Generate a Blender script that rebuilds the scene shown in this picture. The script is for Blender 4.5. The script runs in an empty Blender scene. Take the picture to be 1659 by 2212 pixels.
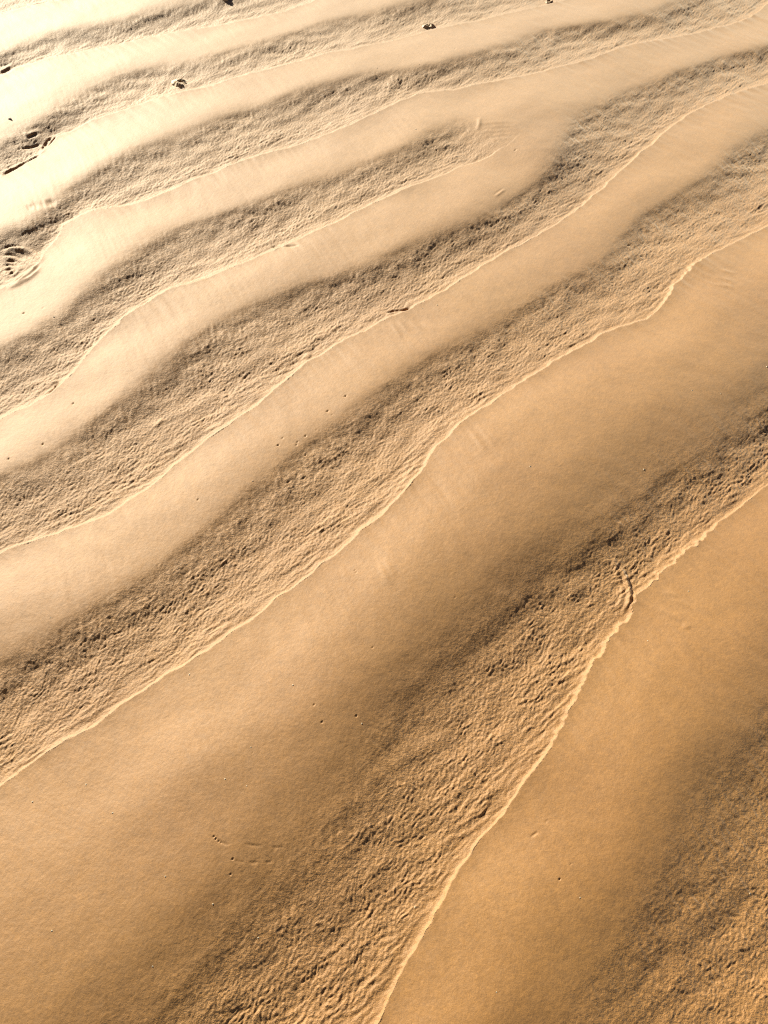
import bpy, math
import numpy as np
from mathutils import Vector

# ------------------------------------------------------------------ camera
CAM_H = 1.5
FOV = math.radians(60.0)
PITCH = math.radians(54.0)            # below the horizon
scene = bpy.context.scene
cd = bpy.data.cameras.new('camera')
cam = bpy.data.objects.new('camera', cd)
scene.collection.objects.link(cam)
cam.location = (0, 0, CAM_H)
cam.rotation_euler = (math.pi/2 - PITCH, 0, 0)
cd.sensor_fit = 'VERTICAL'
cd.angle = FOV
cd.clip_start = 0.05
cd.clip_end = 2000
scene.camera = cam

# ------------------------------------------------------------------ sky, sun, exposure
SUN_EL = math.radians(23.0)
SUN_AZ = math.radians(-34.0)          # clockwise from +Y
w = bpy.data.worlds.new('World')
scene.world = w
w.use_nodes = True
nt = w.node_tree
bg = nt.nodes['Background']
sky = nt.nodes.new('ShaderNodeTexSky')
sky.sky_type = 'NISHITA'
sky.sun_disc = False
sky.sun_elevation = SUN_EL
sky.sun_rotation = SUN_AZ
sky.air_density = 0.15
sky.dust_density = 0.7
sky.ozone_density = 0.0
nt.links.new(sky.outputs[0], bg.inputs[0])
bg.inputs[1].default_value = 0.05
sd = bpy.data.lights.new('sun', 'SUN')
sd.energy = 5.0
sd.angle = math.radians(0.6)
sd.color = (1.0, 0.895, 0.69)
sun = bpy.data.objects.new('sun', sd)
scene.collection.objects.link(sun)
sdir = Vector((math.sin(SUN_AZ)*math.cos(SUN_EL), math.cos(SUN_AZ)*math.cos(SUN_EL), math.sin(SUN_EL)))
sun.rotation_euler = sdir.to_track_quat('Z', 'Y').to_euler()
sun.location = sdir*20
vs = scene.view_settings
vs.view_transform = 'Standard'
vs.look = 'None'
vs.exposure = 0.76
vs.gamma = 1.0
vs.use_curve_mapping = False
scene.cycles.use_denoising = False     # keep the sand's own grain
scene.cycles.filter_width = 1.1

# ------------------------------------------------------------------ ground tracing helpers
K = math.tan(FOV/2)
CP, SP = math.cos(PITCH), math.sin(PITCH)
def ground(p):
    """photograph position (1659 x 2212 units) -> point on the sand plane, metres"""
    p = np.asarray(p, float)
    a = (p[..., 0]/1659*2 - 1)*K*0.75
    b = (1 - p[..., 1]/2212*2)*K
    fy = CP + b*SP
    fz = -SP + b*CP
    return np.stack([a*CAM_H/-fz, fy*CAM_H/-fz], -1)
ANG = math.radians(40)                # run of the ripples on the ground
CA, SA = math.cos(ANG), math.sin(ANG)
def to_uv(g):
    return np.stack([g[..., 0]*CA + g[..., 1]*SA, -g[..., 0]*SA + g[..., 1]*CA], -1)
def uv(p, drop=0.0):
    return to_uv(ground(p)*(CAM_H+drop)/CAM_H)
# the flat steps down a little towards the near right: level of each lip
LEVEL = {1: -.011, 0: -.017, -1: -.015, -2: -.015, -3: -.015}

# ------------------------------------------------------------------ noise
def make_perm(seed):
    r = np.random.RandomState(seed)
    p = r.permutation(256)
    return np.concatenate([p, p, p]).astype(np.int32)
_perm = {}
_ga = np.arange(256)*2*np.pi/256
_gx, _gy = np.cos(_ga).astype(np.float32), np.sin(_ga).astype(np.float32)
def perlin(x, y, seed=0):
    if seed not in _perm:
        _perm[seed] = make_perm(seed)
    P = _perm[seed]
    x = np.asarray(x, np.float32); y = np.asarray(y, np.float32)
    xf = np.floor(x); yf = np.floor(y)
    xi = xf.astype(np.int32) & 255; yi = yf.astype(np.int32) & 255
    x = x - xf; y = y - yf
    sx = x*x*x*(x*(x*6-15)+10); sy = y*y*y*(y*(y*6-15)+10)
    def g(ix, iy, dx, dy):
        h = P[P[ix] + iy]
        return _gx[h]*dx + _gy[h]*dy
    xi1 = (xi+1) & 255; yi1 = (yi+1) & 255
    a = g(xi, yi, x, y); b = g(xi1, yi, x-1, y)
    c = g(xi, yi1, x, y-1); d = g(xi1, yi1, x-1, y-1)
    t = a + sx*(b-a); s = c + sx*(d-c)
    return (t + sy*(s-t))*1.4
def sstep(a, b, x):
    t = np.clip((x-a)/(b-a), 0, 1)
    return t*t*(3-2*t)

# ------------------------------------------------------------------ ripple lines traced on the ground
# LIP: where the rough trough meets the smooth ridge behind it (the thin bright edge)
LIP = {
 1: [(815,2212),(850,2140),(890,2065),(935,1985),(975,1910),(1010,1850),(1060,1790),(1110,1725),(1160,1660),(1190,1610),(1220,1560),(1250,1500),(1275,1440),(1297,1411),(1315,1388),(1321,1375),(1334,1362),(1344,1350),(1358,1339),(1366,1318),(1370,1293),(1377,1283),(1387,1272),(1400,1266),(1416,1254),(1433,1235),(1454,1218),(1472,1203),(1491,1190),(1560,1125),(1610,1085),(1659,1050)],
 2: [(0,1700),(60,1655),(120,1620),(200,1570),(270,1520),(350,1465),(430,1420),(510,1360),(580,1310),(650,1260),(710,1215),(770,1160),(820,1115),(870,1065),(905,1025),(940,970),(985,925),(1040,885),(1100,845),(1160,805),(1230,765),(1290,730),(1345,705),(1400,690),(1425,670),(1445,640),(1452,620),(1480,595),(1500,575),(1550,545),(1600,520),(1659,490)],
 3: [(0,1195),(60,1170),(130,1150),(200,1125),(260,1095),(330,1045),(400,985),(470,935),(540,885),(600,835),(650,790),(700,760),(760,725),(820,697),(880,670),(920,650),(980,615),(1040,575),(1110,535),(1160,510),(1210,480),(1260,440),(1310,400),(1360,350),(1410,310),(1460,265),(1510,235),(1580,205),(1659,182)],
 4: [(0,905),(60,880),(110,850),(160,805),(190,765),(215,735),(260,700),(300,665),(360,630),(420,610),(480,590),(550,560),(620,530),(680,505),(740,475),(800,445),(870,415),(940,385),(1000,360),(1060,340),(1090,325)],
 5: [(0,628),(40,610),(89,573),(95,553),(111,531),(127,517),(139,491),(151,481),(178,465),(219,456),(260,450),(300,440),(340,425),(400,400),(460,375),(530,345),(600,325),(680,300),(750,275),(829,237),(904,202),(979,195),(1130,167),(1280,130),(1369,98),(1504,75),(1579,55),(1620,40),(1659,10)],
 6: [(0,385),(85,340),(122,296),(150,287),(200,262),(250,245),(300,228),(350,212),(400,200),(450,190),(500,175),(550,160),(600,148),(650,132),(700,118),(760,108),(823,94),(942,64),(1061,39),(1165,15),(1221,0)],
 7: [(0,168),(25,152),(50,143),(100,129),(150,118),(225,103),(300,88),(375,72),(450,61),(550,42),(615,25),(670,5)],
 8: [(0,37),(30,25),(65,14),(100,6),(130,0)],
}
# EDGE: where the smooth ridge drops into the rough trough below it
EDGE = {
 0: [(1250,2212),(1300,2120),(1350,2040),(1400,1940),(1450,1870),(1500,1790),(1550,1700),(1600,1640),(1659,1560)],
 1: [(330,2212),(415,2100),(495,2000),(585,1910),(670,1830),(735,1730),(800,1640),(850,1540),(900,1470),(960,1400),(1020,1350),(1090,1290),(1170,1230),(1230,1190),(1290,1150),(1350,1090),(1410,1040),(1500,985),(1580,930),(1659,870)],
 2: [(0,1440),(60,1415),(110,1390),(180,1340),(260,1290),(340,1235),(420,1170),(490,1110),(560,1050),(620,1000),(680,955),(740,915),(800,870),(860,825),(920,785),(980,755),(1050,715),(1130,665),(1200,620),(1260,590),(1310,560),(1350,510),(1400,460),(1460,430),(1520,390),(1590,330),(1659,290)],
 3: [(0,1040),(50,1020),(120,985),(190,925),(250,885),(310,840),(370,790),(420,740),(470,705),(530,675),(590,650),(650,625),(720,605),(790,580),(850,555),(920,525),(990,500),(1060,470),(1120,430),(1170,390),(1200,350),(1215,310),(1240,270),(1290,240),(1350,205),(1420,180),(1490,155),(1560,130),(1659,110)],
 4: [(0,765),(60,735),(120,700),(180,650),(240,600),(300,555),(360,510),(430,485),(500,465),(560,445),(630,415),(700,395),(780,365),(850,340),(920,300),(980,270),(1030,255),(1060,262)],
 5: [(0,520),(60,500),(110,465),(140,430),(200,390),(260,355),(320,330),(400,300),(480,265),(560,240),(640,210),(720,185),(800,165),(870,160),(950,150),(1020,130),(1090,110),(1170,75),(1250,65),(1330,55),(1400,40),(1470,10),(1500,0)],
 6: [(0,320),(60,290),(110,255),(150,230),(200,200),(260,170),(330,155),(400,145),(480,125),(560,100),(640,75),(720,50),(800,35),(870,20),(950,0)],
 7: [(0,125),(60,100),(120,80),(200,68),(280,50),(350,33),(420,15),(500,0)],
}
UT = np.linspace(-8, 12, 10001)       # 2 mm table of positions along the ripples
def smooth_table(t, sig):
    n = int(4*sig/0.002)
    k = np.exp(-0.5*(np.arange(-n, n+1)*0.002/sig)**2); k /= k.sum()
    return np.convolve(np.pad(t, n, mode='edge'), k, mode='valid')
def table(pts, sig=0.006, drop=0.0):
    q = uv(pts, drop)
    o = np.argsort(q[:, 0])
    u_, v_ = q[o, 0], q[o, 1]
    t = np.interp(UT, u_, v_)
    # run on past the traced piece with a slow wander instead of a ruler line
    over = np.maximum(0, UT-u_[-1]) + np.maximum(0, u_[0]-UT)
    t = t + 0.05*np.sin(over*2.3)*np.exp(-over*0.1)*(over > 0)
    return smooth_table(t, sig)
VL = {k: table(p, .006, -LEVEL.get(k, 0)) for k, p in LIP.items()}
VE = {k: table(p, 0.016, .012 if k == 0 else 0) for k, p in EDGE.items()}
rs = np.random.RandomState(4)
def wander(seed, amp, wl):
    return amp*perlin(UT/wl, np.full_like(UT, seed*3.37), 11)
VL[0] = VE[0] - 0.38 + wander(1, .05, .5)
for k in (-1, -2, -3):
    VL[k] = VL[k+1] - 0.45 + wander(k, .05, .6)
    VE[k] = VL[k+1] - 0.24 + wander(k+.5, .03, .5)
VE[8] = VL[8] + 0.17 + wander(2, .02, .4)
for k in range(9, 18):
    VL[k] = VL[k-1] + 0.40 + wander(k, .04, .6)
    VE[k] = VL[k] + 0.18 + wander(k+.5, .02, .5)
KMIN, KMAX = -3, 17
for k in range(2, KMAX+1):            # keep the order everywhere outside the traced pieces
    if k == 5:
        VE[4] = np.maximum(VE[4], VL[4]+0.03)
        VL[5] = np.maximum(VL[5], np.maximum(VL[3]+0.2, VE[3]+.06))
    elif k != 4:
        VL[k] = np.maximum(VL[k], VE[k-1]+0.05)
    VE[k] = np.maximum(VE[k], VL[k]+0.06)
VE[1] = np.maximum(VE[1], VL[1]+.1)
VL[1] = np.maximum(VL[1], VE[0]+.06)
# fine waviness of the lips, with frilled stretches
def stretch(p0, p1, soft=.03, drop=0.0):
    a, b = uv(p0, drop)[0], uv(p1, drop)[0]
    return sstep(a-soft, a+soft, UT)*(1-sstep(b-soft, b+soft, UT))
frill = {k: np.zeros_like(UT) for k in VL}
frill[1] = stretch((1205,1585), (1560,1125), .06, .012)*1.0 + .35*stretch((830,2180), (1205,1585), .03, .012)
frill[2] = 0.9*stretch((1425,670), (1520,562)) + .2*stretch((700,1220), (1400,690))
frill[3] = 0.3*stretch((700,760), (1100,540))
frill[4] = 0.5*stretch((240,715), (360,630))
for k in VL:
    VL[k] = VL[k] + wander(k+.21, .005, .07) + wander(k+.33, .0022, .028) \
        + frill[k]*(wander(k+.41, .0055, .022) + wander(k+.47, .0045, .011))

# ------------------------------------------------------------------ the sheet of sand: one grid, finest where the ripples are looked at
NB = 1150
bb = np.linspace(-K*1.03, K*1.03, NB)
Yrow = ground(np.stack([np.full(NB, 829.5), (1-bb/K)/2*2212], -1))[:, 1]
def grow(start, step, ratio, end):
    out = []
    x, s = start, step
    while abs(x) < abs(end) or (x > 0) != (end > 0):
        s *= ratio
        x += s
        out.append(x)
    return np.array(out)
near = grow(Yrow[0], -(Yrow[1]-Yrow[0]), 1.07, -260)[::-1]
far = grow(Yrow[-1], Yrow[-1]-Yrow[-2], 1.06, 300)
YR = np.concatenate([near, Yrow, far])
NA = 900
aa = np.linspace(-1.04, 1.04, NA)
side = grow(1.04, aa[1]-aa[0], 1.05, 140)
AC = np.concatenate([-side[::-1], aa, side])
depth = YR*CP + CAM_H*SP
half = 0.75*K*np.where(depth > 0.9, depth, 0.9/(1+(0.9-np.minimum(depth, .9))/0.9)+0.0)
half = np.where(depth > 0.9, 0.75*K*depth, np.maximum(half, .25))
half = np.where(YR > Yrow[-1]+1, np.minimum(half, 0.75*K*(Yrow[-1]+6)), half)
NR, NC = len(YR), len(AC)
X = (AC[None, :]*half[:, None]).astype(np.float64)
Y = np.repeat(YR[:, None], NC, 1)
r_in = (len(near), len(near)+NB); c_in = (len(side), len(side)+NA)

U = X*CA + Y*SA
V = -X*SA + Y*CA
shp = U.shape
Uf, Vf = U.ravel(), V.ravel()
# gentle sideways drift of everything so that traced lines are not too clean
def look(t, u=None):
    return np.interp(Uf if u is None else u, UT, t)

# slopes across a ripple, measured down-sun (positive = faces the sun)
pp = np.linspace(0, 1, 513)
def pw(xs, ys):
    # smooth curve through the knots
    from_ = np.interp(pp, xs, ys)
    n = 28
    ker = np.hanning(2*n+1); ker /= ker.sum()
    return np.convolve(np.pad(from_, n, mode='edge'), ker, mode='valid')
def integral(s):
    return np.concatenate([[0], np.cumsum((s[1:]+s[:-1])/2)*(pp[1]-pp[0])])
G_CRISP = integral(pw([0, .10, .40, .66, .83, .93, 1], [.10, .125, .135, .125, .07, -.07, -.26]))
G_SOFT = integral(pw([0, .10, .30, .50, .70, .87, 1], [.13, .18, .17, .07, -.06, -.17, -.24]))
G_RO = integral(pw([0, .12, .30, .45, .60, .80, 1], [-.27, -.31, -.28, -.20, -.10, -.01, .06]))
G_ROL = integral(pw([0, .12, .28, .42, .58, .80, 1], [-.27, -.27, -.17, -.08, -.02, .03, .07]))
LIGHT = {2: .25, 3: .55}
STEP = .0026                           # the lip stands this much above the trough's last sand
AMP = {0: .84, 1: .84, 2: .84, 3: .72, 4: .76, 5: .72, 6: .64, 7: .57, 8: .5}
SOFT = {-3: 1, -2: 1, -1: 1, 0: 1, 1: 1.15, 2: .4, 3: .15}

def band_heights(keys):
    """keys: lips present, from the camera's side away; returns height, smooth phase p, rough phase q, band id"""
    n = len(Uf)
    h = np.zeros(n); p = np.full(n, -1.0); q = np.full(n, -1.0); bid = np.full(n, -99, int)
    for lo, hi in zip(keys[:-1], keys[1:]):
        vl, vh = look(VL[lo]), look(VL[hi])
        ve = look(VE[lo if lo != 3 or hi != 5 else 3])
        m = (Vf >= vl) & (Vf < vh)
        vl, vh, ve, v = vl[m], vh[m], ve[m], Vf[m]
        ve = np.clip(ve, vl+.02, vh-.02)
        L1 = vh-ve; L2 = ve-vl
        G_SM = G_CRISP + (G_SOFT-G_CRISP)*SOFT.get(lo, .1)
        pk = np.clip((vh-v)/L1, 0, 1); qk = np.clip((ve-v)/L2, 0, 1)
        G_RB = G_RO + (G_ROL-G_RO)*LIGHT.get(lo, 0 if lo < 2 else .9)
        amp = AMP.get(lo, 1.0 if lo < 5 else .5)
        cap = amp*np.minimum(1, .34/L1)
        hs = cap*L1*np.interp(pk, pp, G_SM)
        bal = -(cap*L1*G_SM[-1] + amp*L2*G_RB[-1]) - STEP + LEVEL.get(lo, 0) - LEVEL.get(hi, 0)
        hr = cap*L1*G_SM[-1] + amp*L2*np.interp(qk, pp, G_RB) + bal*(qk*qk*(3-2*qk))
        sm = v >= ve
        h[m] = np.where(sm, hs, hr) + LEVEL.get(hi, 0)
        p[m] = np.where(sm, pk, 1.0); q[m] = np.where(sm, -1.0 + pk, qk)
        bid[m] = lo
    return h, p, q, bid
allk = list(range(KMIN, KMAX+1))
h4, p4, q4, b4 = band_heights(allk)
h3, p3, q3, b3 = band_heights([k for k in allk if k != 4])
uf = uv((1062, 300))[0]
fork = sstep(uf-.14, uf+.08, Uf + .03*perlin(Vf/.15, Uf/.15, 5))
zone = (b4 == 4) | (b4 == 3) | (b3 == 3)
Hh = h4*(1-fork) + h3*fork
use3 = fork > .5
P = np.where(use3, p3, p4); Q = np.where(use3, q3, q4); B = np.where(use3, b3, b4)
# how strongly the wrinkles show: fades out where the forked trough dies away
rough4 = (b4 == 4) & (q4 >= 0)
qq4 = np.where(q4 > -1, q4, -1.0); qq3 = np.where(q3 > -1, q3, -1.0)
def wrinkle_env(q, b):
    f = np.where(b <= 1, sstep(-.28, .40, q), sstep(-.18, .22, q))
    return f*(1 - .35*sstep(.8, 1.0, q))
ENV = wrinkle_env(qq4, b4)*(1-fork) + wrinkle_env(qq3, b3)*fork
QQ = qq4*(1-fork) + qq3*fork

# fade all relief where the grid gets too coarse to carry it
rr = np.repeat(np.arange(NR)[:, None], NC, 1).ravel(); cc = np.repeat(np.arange(NC)[None, :], NR, 0).ravel()
dR = np.maximum(0, np.maximum(r_in[0]-rr, rr-r_in[1]))
dC = np.maximum(0, np.maximum(c_in[0]-cc, cc-c_in[1]))
step = np.maximum(np.gradient(YR)[rr], (np.gradient(AC)[cc]*half[rr]))
FINE = 1-sstep(.004, .012, step*1.0*np.where(rr > r_in[1]-200, .55, 1))
BIG = 1-sstep(.03, .12, step)

W = -Vf
Z = Hh*BIG
# slow unevenness of the whole flat
Z += 0.006*perlin(Uf/.9, W/.5, 21)*BIG + 0.0030*perlin(Uf/.22, W/.13, 22)*BIG

Yv = Y.ravel()
# lips
def lip_add(k, fade):
    t = look(VL[k])
    sl = np.interp(Uf, UT, np.gradient(smooth_table(VL[k], .02), UT))
    d = (Vf-t)/np.sqrt(1+sl*sl)
    m = (np.abs(d) < .30)
    u, d_ = Uf[m], d[m]
    b = .0025*(1+.22*np.clip(Yv[m], 0, 4))*(1+.55*perlin(u/.12, np.full_like(u, k*7.1), 31)+.35*perlin(u/.02, np.full_like(u, k*5.3), 32))
    b = np.clip(b, .0006, None)*(1+.5*np.interp(u, UT, frill[k]))*fade[m]
    up = np.exp(-np.clip(d_, 0, None)/(.0034*(1+.28*np.clip(Yv[m], 0, 4))))
    dn = np.exp(np.clip(d_, None, 0)/.045)
    add = b*np.where(d_ >= 0, up, dn) + STEP*fade[m]*BIG[m]*np.where(d_ >= 0, up, 0)
    # second thin lamina up-sun of the edge, here and there
    g = np.clip(perlin(u/.22, np.full_like(u, k*3.9), 33)*2.2-.15, 0, 1)
    off = .016+.010*perlin(u/.15, np.full_like(u, k*2.9), 34)
    x2 = d_-off
    add += .0014*g*fade[m]*np.where(x2 >= 0, np.exp(-np.clip(x2, 0, None)/.005), np.exp(np.clip(x2, None, 0)/.010))
    # flutes running down the smooth face behind the edge
    dd = np.clip(-d_, 0, None)
    ff = np.interp(u, UT, frill[k])
    pat = np.clip(perlin(u/.20, np.full_like(u, k*9.7), 35)*1.6+.1, 0, 1)
    fl = perlin((u+dd*.25)/.014, dd/.16+k*5, 36)*(d_ < 0)
    add += fl*(.0010*ff*np.exp(-dd/.03) + .0007*pat*np.exp(-dd/.07)*sstep(0, .01, dd))*fade[m]
    Z[m] += add*FINE[m]
for k in range(-1, 11):
    lip_add(k, (1-sstep(uf-.42, uf-.10, Uf)) if k == 4 else np.ones_like(Uf))

# wrinkles of the troughs
fm = (ENV > 0.002) & (FINE > 0.01)
u, w_, q_, e_ = Uf[fm], W[fm], QQ[fm], (ENV*FINE)[fm]
wu = u + .004*perlin(u/.03, w_/.03, 41) + .0010*perlin(u/.008, w_/.008, 38); ww = w_ + .004*perlin(u/.03, w_/.03, 42) + .0010*perlin(u/.008, w_/.008, 39)
def aniso(a, l, t, seed):
    c, s_ = math.cos(a), math.sin(a)
    return perlin((wu*c+ww*s_)/l, (-wu*s_+ww*c)/t, seed)
# short crumpled plates: three runs of wrinkles, each showing in its own patches
s1 = np.clip(.5+1.6*perlin(u/.035, w_/.028, 70), 0, 1); s2 = np.clip(.5+1.6*perlin(u/.03, w_/.03, 71), 0, 1)
s3 = np.clip(.45+1.8*perlin(u/.045, w_/.035, 72), 0, 1)
blob = s1*aniso(-.87, .0098, .0045, 43) + (1-s1)*aniso(-.2, .0090, .0045, 44) + s2*aniso(-1.5, .0085, .0044, 45)*.8
blob = blob*(1-.3*s3) + .3*s3*(aniso(-.6, .022, .0085, 73) + .6*aniso(-1.2, .017, .008, 74))
blob = .52*blob + np.tanh(2.2*blob)*.16 + .20*perlin(wu/.0046, ww/.0046, 40)
line = np.tanh(1.8*(perlin(wu/.045, ww/.0095, 46) + .6*perlin(wu/.02, ww/.0065, 47)))*.6
comb = perlin((wu+.25*ww)/.0085, ww/.034, 48) + .4*perlin(wu/.006, ww/.012, 49)
a_l = .30+.7*sstep(.45, .95, q_); a_c = 1-.8*sstep(.10, .60, q_); a_b = (1-.6*sstep(.75, 1, q_))*(.30+.70*sstep(.05, .5, q_))
vary = np.clip(.95+.45*perlin(u/.20, w_/.09, 50)+.35*perlin(u/.055, w_/.04, 52), .35, 1.5)
n = .0016*a_b*blob + .0016*a_l*line + .0014*a_c*comb
Z[fm] += n*e_*vary
# medium lumps inside the troughs
Z[fm] += .0022*perlin(u/.06, w_/.035, 51)*e_

# faint relief on the smooth faces
sm = (P >= 0) & (FINE > .01)
u, w_, f_ = Uf[sm], W[sm], FINE[sm]
Z[sm] += f_*(.00045*perlin(u/.03, w_/.05, 61) + .00016*perlin(u/.008, w_/.012, 62) + .0001*perlin(u/.005, w_/.005, 63)
    + .00032*perlin((u+.3*w_)/.013, w_/.22, 64)*np.clip(perlin(u/.25, w_/.2, 65)*1.6+.3, 0, 1))

# ------------------------------------------------------------------ single marks: ridges, cracks, pits, tracks
Xf, Yf = X.ravel(), Y.ravel()
DROP = 0.0
def local(pts, pad):
    g = ground(pts)*(CAM_H+DROP)/CAM_H
    lo, hi = g.min(0)-pad, g.max(0)+pad
    return g, np.nonzero((Xf > lo[0]) & (Xf < hi[0]) & (Yf > lo[1]) & (Yf < hi[1]))[0]
def dist_poly(g, idx):
    """signed distance (positive = left of the run) and position 0..1 along a polyline"""
    x, y = Xf[idx], Yf[idx]
    best = np.full(len(idx), 1e9); sgn = np.zeros(len(idx)); along = np.zeros(len(idx))
    seg = np.diff(g, axis=0); ln = np.hypot(seg[:, 0], seg[:, 1]); cum = np.concatenate([[0], np.cumsum(ln)])
    for i in range(len(seg)):
        ax, ay = g[i]; dx, dy = seg[i]
        t = np.clip(((x-ax)*dx+(y-ay)*dy)/(ln[i]**2), 0, 1)
        ex, ey = x-ax-t*dx, y-ay-t*dy
        d = np.hypot(ex, ey)
        b = d < best
        best[b] = d[b]; sgn[b] = np.sign(dx*ey-dy*ex)[b]; along[b] = ((cum[i]+t*ln[i])/cum[-1])[b]
    return best*np.where(sgn == 0, 1, sgn), along
def fine_curve(pts, n=6):
    p = np.asarray(pts, float); t = np.arange(len(p)); tt = np.linspace(0, len(p)-1, (len(p)-1)*n+1)
    c = np.stack([np.interp(tt, t, p[:, 0]), np.interp(tt, t, p[:, 1])], -1)
    for _ in range(3):
        c[1:-1] = (c[:-2]+2*c[1:-1]+c[2:])/4
    return c
MARK = np.zeros(len(Xf), int)
def fold(pts, height, left, right, taper=.25, mark=0, markw=.01):
    """raised fold: gentle flank on its left (width left), abrupt on the right"""
    g, idx = local(fine_curve(pts), .08)
    d, a = dist_poly(g, idx)
    en = sstep(0, taper, a)*(1-sstep(1-taper, 1, a))
    Z[idx] += height*en*np.where(d > 0, np.exp(-(d/left)**2), np.exp(-(d/right)**2))
    if mark:
        k = (np.abs(d) < markw) & (en > .08)
        MARK[idx[k]] = mark
def crack(pts, dep, wid, taper=.3):
    g, idx = local(fine_curve(pts), .05)
    d, a = dist_poly(g, idx)
    en = sstep(0, taper, a)*(1-sstep(1-taper, 1, a))
    wv = wid*(.6+.4*en)
    Z[idx] -= dep*en*np.exp(-np.abs(d/wv)**3)
def pit(p, r, dep, rim=.25, stretch_=1.0):
    g, idx = local([p], .05)
    r = r*.32*(1+.10*g[0, 1])
    d = np.hypot((Xf[idx]-g[0, 0])/stretch_, Yf[idx]-g[0, 1])/r
    Z[idx] += -.20*dep*np.exp(-d**3)

# the long curved fold in the nearest wide trough
DROP = .016
fold([(1338,1222),(1347,1240),(1354,1258),(1359,1275),(1360,1290),(1357,1303),(1351,1316),(1340,1326)], .0062, .0042, .0065, .3, mark=1, markw=.016)
crack([(1345,1224),(1354,1242),(1361,1260),(1366,1278),(1366,1292),(1362,1306),(1355,1318)], .0010, .0035, .3)
fold([(1322,1203),(1328,1222),(1335,1244),(1345,1264),(1351,1282)], .0028, .004, .007, .3, mark=1, markw=.010)
crack([(1334,1234),(1342,1250),(1349,1268),(1352,1286)], .0022, .0035, .3)
fold([(1340,1260),(1343,1280),(1340,1300),(1334,1318)], .0025, .006, .004, .3)
DROP = 0.0
# eye of nested folds at the left side
for pts, hh in (([(0,548),(25,541),(50,540),(72,547),(86,562),(90,575)], .010),
                ([(0,562),(28,556),(52,562),(68,574),(74,588),(66,602)], .006),
                ([(90,578),(80,590),(62,604),(40,616),(10,628)], .008),
                ([(84,572),(74,584),(56,597),(30,610),(0,620)], .006),
                ([(66,578),(58,588),(40,600),(18,608),(-6,612)], .005),
                ([(50,570),(40,582),(22,592),(0,600)], .005)):
    fold(pts, hh*.38, .009, .008, .3)
crack([(0,545),(22,537),(44,536),(58,541)], 0.0034, 0.0049, .35)
crack([(0,556),(20,551),(40,556),(54,564)], 0.0031, 0.0049, .35)
crack([(89,572),(80,588),(64,601),(50,608)], 0.0019, 0.0045, .35)
for pts in ([(10,566),(24,563),(36,567)], [(6,574),(20,570),(32,575)], [(4,586),(16,581),(30,583)], [(40,578),(30,588),(16,596)], [(58,590),(44,602),(28,611)]):
    crack(pts, .0028, .0045, .4)
    fold([(a+3, b+5) for a, b in pts], .0022, .005, .005, .4)
# dark cracks under the lip, upper left
crack([(114,292),(104,302),(96,313),(91,327)], 0.0055, 0.0056, .25)
crack([(122,293),(112,305),(104,316)], 0.0050, 0.0045, .25)
crack([(92,333),(72,344),(45,356),(20,368),(0,382)], 0.0031, 0.0045, .15)
crack([(84,293),(74,298),(66,303),(60,306)], 0.0040, 0.0054, .3)
crack([(90,307),(80,314),(66,320),(48,324),(30,328)], 0.0028, 0.0045, .3)
fold([(118,290),(106,298),(97,311),(90,330),(70,342),(30,360),(0,376)], .0030, .007, .007, .15)
fold([(96,285),(80,290),(62,298),(52,305)], .0022, .008, .007, .3)
for pts, dep in (([(-6,160),(8,155),(18,150),(24,145)], .012), ([(-4,168),(10,161),(20,156),(26,149)], .009),
                 ([(-4,146),(10,142),(22,138)], .008), ([(58,133),(80,128),(102,122)], .005), ([(33,129),(35,134)], .006)):
    crack(pts, dep*.2, .006, .3)
fold([(-4,156),(8,151),(20,144),(30,140)], .003, .009, .009, .3)
crack([(60,12),(85,8),(110,3),(135,0)], 0.0050, 0.0054, .3)
# comb of grooves, left
rk = np.random.RandomState(3)
for i in range(13):
    x = 66+i*4.7+rk.rand()*2; y = 459-i*1.1+rk.rand()*5; l = 15+18*rk.rand()
    k_ = .5+.8*(8 < i < 12)
    crack([(x-l*.24, y-l*.5),(x-l*.03, y),(x+l*.2, y+l*.5)], .0030*k_*(.6+.6*rk.rand()), .0038, .45)
for i, (x, y, l) in enumerate(((184,748,26),(189,744,38),(193,740,44),(198,738,50),(203,733,30))):
    crack([(x+4, y-l*.5),(x+1, y),(x-4, y+l*.5)], .0024, .0034, .45)
    fold([(x+6, y-l*.5),(x+3, y),(x-2, y+l*.5)], .0022, .0035, .0035, .45)
for x, y, l in ((109,846,22),(116,838,24),(121,832,22)):
    crack([(x+5, y-l*.5),(x, y),(x-6, y+l*.4)], .0020, .004, .4)
# little wavelets at the end of the forked trough
for pts in ([(938,318),(950,303),(965,293),(985,287)], [(936,325),(950,311),(966,299),(984,292)],
            [(935,331),(950,319),(966,307),(980,300)], [(948,328),(962,318),(976,309)]):
    fold(pts, .0013, .0065, .0065, .4)
    crack([(a+2, b+4.5) for a, b in pts], .0005, .005, .4)
fold([(1034,262),(1035,275),(1030,292)], .0018, .006, .006, .3)
for y in (281, 289, 297, 305, 313):
    fold([(1010+(y-281)*1.2, y), (1050, y-4), (1090+y*.1, y-3)], .0006, .007, .007, .4)
# creases beside lips
crack([(829,671),(850,668),(872,666),(896,663)], .0045, .004, .25)
fold([(832,675),(855,671),(880,669)], .003, .006, .006, .3)
crack([(575,528),(605,534),(632,536),(650,533)], .003, .0045, .3)
for pts in ([(838,170),(842,185),(852,196)], [(856,168),(860,182),(868,192)], [(846,166),(850,178),(859,190)]):
    fold(pts, .0028, .006, .006, .3)
fold([(330,920),(342,912),(352,900)], .002, .005, .005)
for pts in ([(655,772),(662,764),(666,755)], [(660,775),(667,766),(671,757)]):
    fold(pts, .003, .005, .005, .35)
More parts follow.
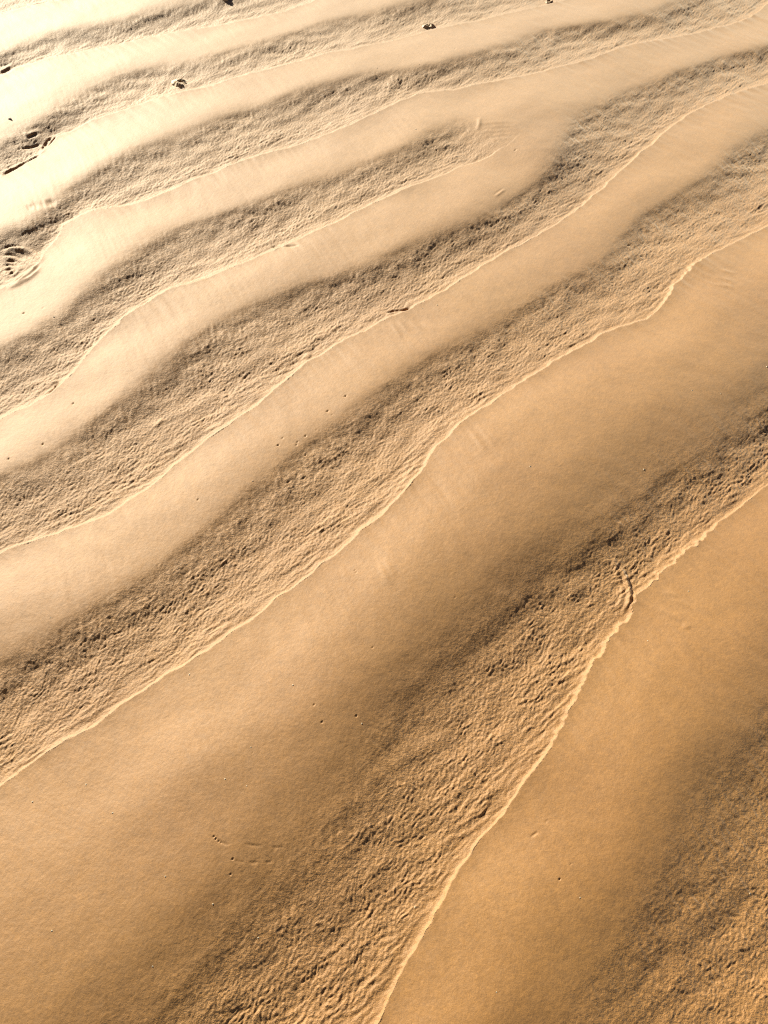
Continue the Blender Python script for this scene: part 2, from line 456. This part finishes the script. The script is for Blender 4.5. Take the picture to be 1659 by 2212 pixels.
# worm holes
for x, y, r, d in ((746.5,863,.0052,.016),(708,894.7,.0058,.015),(718,903,.004,.005),(660.6,947.7,.0052,.014),(611,953,.0042,.012),(601.8,968,.0052,.015),
                   (643,961,.0045,.011),(641,967,.0045,.011),(655,981,.004,.007),(660,986,.004,.008),(684,935,.004,.006),(690,937,.0035,.005),(713,930,.004,.004),
                   (55,684.5,.006,.016),(97,674,.005,.006),(160,876,.0055,.015),(96,967,.0055,.014),(23,1000,.005,.013),(429,1085,.0045,.012),
                   (680,1534,.004,.008),(697,1570,.004,.010),(770,1554,.0045,.010),(767,1238,.004,.006),(770,1243,.004,.006),(805,1409,.004,.007),
                   (466,1815,.004,.010),(470,1820,.004,.009),(476,1825,.0038,.006),(481,1828,.0036,.005),(506,1862,.0042,.011),(501,1894,.0038,.010),
                   (1208,1901,.0042,.011),(1232,1868,.003,.005),(982,1299,.004,.006),(982,117,.006,.010),(1112,336,.006,.012),(1358,530,.006,.012),
                   (1151,110,.006,.008),(1146,99,.005,.005),(548,1636,.003,.004),(911,1614,.004,.006)):
    pit((x, y), r, d, .18, 1.15)
# crawling tracks and scratches
for pts in ([(470,1819),(485,1829),(502,1833)], [(525,1830),(550,1832),(575,1833)], [(585,1834),(600,1835),(615,1833)],
            [(508,1864),(520,1867),(533,1869)], [(537,1869),(552,1868),(562,1867)], [(572,1868),(582,1866),(592,1863)]):
    crack(pts, .0005, .0022, .35)
crack([(1164,1795),(1155,1801),(1146,1807)], .0008, .0022, .3)
crack([(1187,1769),(1181,1773),(1176,1778)], .0004, .002, .3)
fold([(1066,437),(1078,428),(1092,418)], .0011, .005, .004, .3)
crack([(1062,434),(1076,424),(1090,414)], .0006, .004, .3)
# scuffs behind the frilled lips
for pts in ([(1400,1302),(1440,1322),(1485,1350)], [(1440,1285),(1470,1300),(1500,1318)], [(1470,1350),(1485,1356),(1492,1362)],
            [(1430,1270),(1450,1280),(1475,1292)],
            [(1530,600),(1560,612),(1590,620)], [(1515,612),(1550,626),(1595,634)], [(1540,585),(1570,596),(1600,602)],
            [(840,690),(855,715),(872,742)], [(855,686),(872,708),(890,728)], [(880,690),(900,708),(920,720)], [(905,695),(925,710),(950,722)],
            [(1010,925),(1030,960),(1055,995)], [(1025,920),(1050,950),(1075,985)], [(1045,930),(1065,955),(1090,975)],
            [(815,1220),(830,1250),(850,1285)], [(825,1210),(842,1240),(862,1270)]):
    fold(pts, .0011, .007, .006, .45)

# ------------------------------------------------------------------ mesh pieces
# burrow mouths stand on the sand: lower it a little under their holes
BURROWS = [((388,180), .026, .28, 'small crumbly burrow mound in the trough left of centre near the top', 3),
           ((926,54), .022, .20, 'pale peaked burrow mound in the trough at the top centre', 8),
           ((1187,2), .017, .36, 'white rimmed burrow hole at the top edge, right of centre', 5),
           ((489,2), .022, .26, 'pale rimmed burrow hole cut by the top edge, left of centre', 6)]
for p_, R_, hr_, lab_, sd_ in BURROWS:
    g_, idx_ = local([p_], .06)
    d_ = np.hypot(Xf[idx_]-g_[0, 0], Yf[idx_]-g_[0, 1])/(R_*hr_*1.05)
    Z[idx_] -= .05*np.exp(-d_**6)
def zmap():
    return Z.reshape(shp)
Zg = zmap()
dXr, dXc = np.gradient(X); dYr = np.gradient(Y, axis=0); dZr, dZc = np.gradient(Zg)
# tangents: along row index r=(dXr,dYr,dZr), along column c=(dXc,0,dZc)
Nx = 0*dZr - (-dYr*dZc) * 1.0
Nx = -(dYr*dZc)
Ny = -(dXc*dZr - dXr*dZc)
Nz = dXc*dYr
ln = np.sqrt(Nx*Nx+Ny*Ny+Nz*Nz)
NRM = np.stack([Nx/ln, Ny/ln, Nz/ln], -1).reshape(-1, 3).astype(np.float32)
CO = np.stack([X, Y, Zg], -1).reshape(-1, 3).astype(np.float32)
def height_at(x, y):
    r = int(np.clip(np.searchsorted(YR, y), 1, NR-1)); c = int(np.clip(np.searchsorted(X[r], x), 1, NC-1))
    return float(Zg[r, c])

# ------------------------------------------------------------------ materials
def sand_material(name, base, dark, rough, wrinkled=True):
    m = bpy.data.materials.new(name); m.use_nodes = True
    t = m.node_tree; N = t.nodes; L = t.links
    bs = N['Principled BSDF']
    tc = N.new('ShaderNodeTexCoord')
    def noise(scale, detail, rough_=.5):
        n = N.new('ShaderNodeTexNoise'); n.inputs['Scale'].default_value = scale
        n.inputs['Detail'].default_value = detail; n.inputs['Roughness'].default_value = rough_
        L.new(tc.outputs['Object'], n.inputs['Vector']); return n
    big = noise(3.2, 4); grain = noise(520, 2, .7); mid = noise(70, 3, .6)
    mix = N.new('ShaderNodeMix'); mix.data_type = 'RGBA'
    mix.inputs['A'].default_value = (*dark, 1); mix.inputs['B'].default_value = (*base, 1)
    mr = N.new('ShaderNodeMapRange'); mr.inputs['From Min'].default_value = .3; mr.inputs['From Max'].default_value = .7
    L.new(big.outputs['Fac'], mr.inputs['Value']); L.new(mr.outputs[0], mix.inputs['Factor'])
    # grain speckle
    g2 = N.new('ShaderNodeMapRange'); g2.inputs['From Min'].default_value = .25; g2.inputs['From Max'].default_value = .75
    g2.inputs['To Min'].default_value = .74; g2.inputs['To Max'].default_value = 1.26
    L.new(grain.outputs['Fac'], g2.inputs['Value'])
    g3 = N.new('ShaderNodeMapRange'); g3.inputs['From Min'].default_value = .3; g3.inputs['From Max'].default_value = .7
    g3.inputs['To Min'].default_value = .90; g3.inputs['To Max'].default_value = 1.10
    L.new(mid.outputs['Fac'], g3.inputs['Value'])
    mu = N.new('ShaderNodeMath'); mu.operation = 'MULTIPLY'
    L.new(g2.outputs[0], mu.inputs[0]); L.new(g3.outputs[0], mu.inputs[1])
    vm = N.new('ShaderNodeVectorMath'); vm.operation = 'SCALE'
    L.new(mix.outputs['Result'], vm.inputs[0]); L.new(mu.outputs[0], vm.inputs['Scale'])
    L.new(vm.outputs[0], bs.inputs['Base Color'])
    bs.inputs['Roughness'].default_value = rough
    bs.inputs['Specular IOR Level'].default_value = .85
    b1 = N.new('ShaderNodeBump'); b1.inputs['Strength'].default_value = .22; b1.inputs['Distance'].default_value = .0012
    L.new(grain.outputs['Fac'], b1.inputs['Height'])
    bs.inputs['Coat Weight'].default_value = .9; bs.inputs['Coat Roughness'].default_value = .76; bs.inputs['Coat IOR'].default_value = 1.45
    b2 = N.new('ShaderNodeBump'); b2.inputs['Strength'].default_value = .18; b2.inputs['Distance'].default_value = .002
    bs.inputs['Sheen Weight'].default_value = .75; bs.inputs['Sheen Tint'].default_value = (1, .96, .85, 1); bs.inputs['Sheen Roughness'].default_value = .5
    n3 = noise(190, 2, .6)
    L.new(n3.outputs['Fac'], b2.inputs['Height']); L.new(b1.outputs[0], b2.inputs['Normal'])
    if wrinkled:
        at = N.new('ShaderNodeAttribute'); at.attribute_name = 'wrinkle'
        cr = noise(230, 3, .65)
        mm = N.new('ShaderNodeMath'); mm.operation = 'MULTIPLY'
        L.new(cr.outputs['Fac'], mm.inputs[0]); L.new(at.outputs['Fac'], mm.inputs[1])
        b3 = N.new('ShaderNodeBump'); b3.inputs['Strength'].default_value = 1.0; b3.inputs['Distance'].default_value = .0021
        L.new(mm.outputs[0], b3.inputs['Height']); L.new(b2.outputs[0], b3.inputs['Normal'])
        L.new(b3.outputs[0], bs.inputs['Normal'])
    else:
        L.new(b2.outputs[0], bs.inputs['Normal'])
    return m
M_SAND = sand_material('damp_sand', (.408, .190, .027), (.370, .165, .021), .67)

# ------------------------------------------------------------------ split the sheet into the pieces one can point at
quad_r, quad_c = np.meshgrid(np.arange(NR-1), np.arange(NC-1), indexing='ij')
i0 = (quad_r*NC + quad_c).ravel()
quads = np.stack([i0, i0+1, i0+NC+1, i0+NC], -1)
# class of every quad: 0 outer sheet, 100+k smooth ridge above trough k, 200+k trough k, 1 fold
isrough = Q >= 0
cls_v = np.where(isrough, 200+B, 100+B)
cls_v = np.where(MARK > 0, MARK, cls_v)
cls = cls_v[i0]
core = ((quad_r >= r_in[0]-30) & (quad_r < r_in[1]+30) & (quad_c >= c_in[0]-40) & (quad_c < c_in[1]+40)).ravel()
cls = np.where(core, cls, 0)
# slivers too small to be in view go to the outer sheet
inview = ((quad_r >= r_in[0]+15) & (quad_r < r_in[1]-15) & (quad_c >= c_in[0]+15) & (quad_c < c_in[1]-15)).ravel()
for c in np.unique(cls):
    if c and (inview & (cls == c)).sum() < 400:
        cls[cls == c] = 0

WR = (ENV*FINE).astype(np.float32)
def piece(name, sel, parent=None):
    f = quads[sel]
    used, inv = np.unique(f, return_inverse=True)
    f = inv.reshape(-1, 4).astype(np.int32)
    me = bpy.data.meshes.new(name)
    me.vertices.add(len(used)); me.vertices.foreach_set('co', CO[used].ravel())
    me.loops.add(f.size); me.loops.foreach_set('vertex_index', f.ravel())
    me.polygons.add(len(f)); me.polygons.foreach_set('loop_start', np.arange(0, f.size, 4, dtype=np.int32))
    me.polygons.foreach_set('loop_total', np.full(len(f), 4, np.int32))
    me.update(calc_edges=True)
    me.polygons.foreach_set('use_smooth', np.ones(len(f), bool))
    at = me.attributes.new('wrinkle', 'FLOAT', 'POINT'); at.data.foreach_set('value', WR[used])
    me.normals_split_custom_set_from_vertices(NRM[used])
    me.materials.append(M_SAND)
    o = bpy.data.objects.new(name, me)
    scene.collection.objects.link(o)
    if parent:
        o.parent = parent
    return o
sand = piece('sand', cls == 0)
sand['kind'] = 'structure'
sand['label'] = 'damp golden sand flat covered in long wavy ripples'
RIDGE_LABEL = {
    0: 'smooth sand ridge at the bottom right, below the frilled edge',
    1: 'broadest smooth sand ridge, filling the lower left',
    2: 'smooth sand ridge with a row of small worm holes',
    3: 'smooth pale sand ridge below the forked trough, widening to the right of the fork',
    4: 'smooth pale sand ridge above the forked trough, left of the fork',
    5: 'smooth pale sand ridge running from the left edge to the top right',
    6: 'pale smooth sand ridge just below the one in the top left corner',
    7: 'palest smooth sand ridge in the top left corner'}
TROUGH_LABEL = {
    0: 'rough wrinkled trough in the bottom right corner',
    1: 'widest rough wrinkled trough, with a curved fold',
    2: 'rough wrinkled trough with a straight bright lower edge',
    3: 'rough wrinkled trough climbing past the fork to the right',
    4: 'rough wrinkled trough that dies out at the fork',
    5: 'rough trough with an eye of nested folds at its left',
    6: 'rough trough with dark cracks at its left end',
    7: 'narrow rough trough near the top left corner',
    8: 'scrap of rough trough in the top left corner'}
for c in sorted(int(x) for x in np.unique(cls)):
    if c == 0:
        continue
    if c == 1:
        o = piece('sand_fold', cls == c, sand); o['label'] = 'long curved raised fold of sand beside the frilled edge'
    elif c >= 190:
        o = piece('rough_trough', cls == c, sand); o['label'] = TROUGH_LABEL.get(c-200, 'rough wrinkled sand trough')
    else:
        o = piece('sand_ridge', cls == c, sand); o['label'] = RIDGE_LABEL.get(c-100, 'smooth sand ridge')

# ------------------------------------------------------------------ small things lying on the sand
def mesh_obj(name, verts, faces, mat, parent=None, smooth=True):
    me = bpy.data.meshes.new(name); me.from_pydata([tuple(v) for v in verts], [], faces)
    me.polygons.foreach_set('use_smooth', [smooth]*len(me.polygons)); me.materials.append(mat)
    o = bpy.data.objects.new(name, me); scene.collection.objects.link(o)
    if parent:
        o.parent = parent
    return o
def plain(name, col, rough):
    m = bpy.data.materials.new(name); m.use_nodes = True
    N = m.node_tree.nodes; L = m.node_tree.links; bs = N['Principled BSDF']
    tc = N.new('ShaderNodeTexCoord'); n = N.new('ShaderNodeTexNoise'); n.inputs['Scale'].default_value = 300
    L.new(tc.outputs['Object'], n.inputs['Vector'])
    mx = N.new('ShaderNodeMix'); mx.data_type = 'RGBA'
    mx.inputs['A'].default_value = (*[c*.75 for c in col], 1); mx.inputs['B'].default_value = (*[min(1, c*1.25) for c in col], 1)
    L.new(n.outputs['Fac'], mx.inputs['Factor']); L.new(mx.outputs['Result'], bs.inputs['Base Color'])
    bs.inputs['Roughness'].default_value = rough
    return m
M_LUMP = sand_material('crumbly_sand', (.52, .33, .15), (.47, .28, .12), .62, False)
M_MUD = plain('dark_mud', (.12, .07, .035), .7)
M_PLANT = plain('dry_plant', (.045, .028, .014), .6)
M_SHELL = plain('shell', (.84, .76, .60), .35)
def rings(R, prof, seed, jag, n=44):
    rr_ = np.random.RandomState(seed)
    th = np.arange(n)*2*np.pi/n
    wob = 1 + .16*np.sin(th*2+seed) + .10*np.sin(th*3+2*seed) + .05*np.sin(th*7+seed)
    V_ = []
    for (f, z) in prof:
        jj = jag*(rr_.rand(n)-.5)*max(0, z)
        for t, w2, j in zip(th, wob, jj):
            V_.append((R*f*w2*math.cos(t), R*f*w2*math.sin(t), z + j + max(0, z)*.45*math.sin(t*2.0+seed*1.7)))
    F_ = [(i*n+k, i*n+(k+1) % n, (i+1)*n+(k+1) % n, (i+1)*n+k) for i in range(len(prof)-1) for k in range(n)]
    return V_, F_
for p_, R_, hr_, lab_, sd_ in BURROWS:
    g_ = ground(np.array(p_, float))
    x_, y_ = float(g_[0]), float(g_[1])
    # level of the sand just outside the hole
    z_ = np.median([height_at(x_+R_*.9*math.cos(a), y_+R_*.9*math.sin(a)) for a in np.linspace(0, 6.28, 9)])
    e = bpy.data.objects.new('worm_burrow', None); scene.collection.objects.link(e)
    e.location = (x_, y_, z_); e.empty_display_size = .02
    e['label'] = lab_; e['category'] = 'worm burrow'; e['group'] = 'burrows at the far end of the ripples'
    V_, F_ = rings(R_, [(1.12, -.006), (.95, .000), (.80, .0022), (.66, .0045), (.55, .0058), (hr_*1.25, .0058), (hr_*1.08, .0042), (hr_, .002)], sd_, 1.1)
    mesh_obj('mound', V_, F_, M_LUMP, e)
    V_, F_ = rings(R_, [(hr_*1.02, .002), (hr_*.9, -.008), (hr_*.7, -.02), (hr_*.3, -.026), (.01, -.027)], sd_, 0)
    mesh_obj('hole', V_, F_, M_MUD, e)
# dark sliver of plant on the palest ridge
c0, c1 = ground(np.array([(22.5, 270.0), (31.5, 273.5)]))
V_, F_ = [], []
for i in range(9):
    t = i/8
    cx, cy = c0+(c1-c0)*t
    cy += .004*math.sin(t*math.pi)
    r_ = .0022*math.sin(math.pi*(.08+.86*t))+.0004
    z_ = height_at(cx, cy)+r_*.6
    for k in range(8):
        a = k*math.pi/4
        V_.append((cx, cy+r_*1.5*math.cos(a), z_+r_*math.sin(a)))
for i in range(8):
    for k in range(8):
        F_.append((i*8+k, i*8+(k+1) % 8, (i+1)*8+(k+1) % 8, (i+1)*8+k))
F_ += [tuple(range(8)), tuple(range(64, 72))[::-1]]
o = mesh_obj('plant_fragment', V_, F_, M_PLANT)
o['label'] = 'tiny dark plant sliver on the pale ridge at the left edge'; o['category'] = 'plant fragment'
# bright chips of shell scattered over the sand
CH = [(115,1344),(410,1459),(635,1490),(782,1569),(545,1624),(73,1735),(189,1699),(249,1763),(490,1692),(536,1706),(463,1957),(121,2017),(334,2091),(557,2025),(363,1901),
      (1072,2144),(1252,1941),(1633,1921),(897,1955),(945,661),(913,668),(1490,857),(1652,803),(1552,862),(1389,1020),(1142,1024),(1340,623),(905,150),(898,290),
      (1400,1383),(1178,1366),(1488,1276),(691,74),(815,156),(120,694),(547,1046)]
V_, F_ = [], []
rc = np.random.RandomState(9)
for p_ in CH:
    g_ = ground(np.array(p_, float)); x_, y_ = float(g_[0]), float(g_[1]); z_ = height_at(x_, y_)
    r_ = .0011*(.8+.6*rc.rand())*(1+.25*y_)
    b_ = len(V_)
    for k in range(6):
        a = k*math.pi/3+rc.rand()*.5
        V_.append((x_+r_*math.cos(a)*(.7+.5*rc.rand()), y_+r_*math.sin(a)*(.7+.5*rc.rand()), z_+r_*.15*rc.rand()))
    V_.append((x_-r_*.2, y_+r_*.2, z_+r_*.8)); V_.append((x_, y_, z_-r_*.6))
    for k in range(6):
        F_.append((b_+k, b_+(k+1) % 6, b_+6)); F_.append((b_+(k+1) % 6, b_+k, b_+7))
o = mesh_obj('shell_chips', V_, F_, M_SHELL, None, False)
o['kind'] = 'stuff'; o['label'] = 'scattered bright specks of shell on the sand'; o['category'] = 'shell chips'
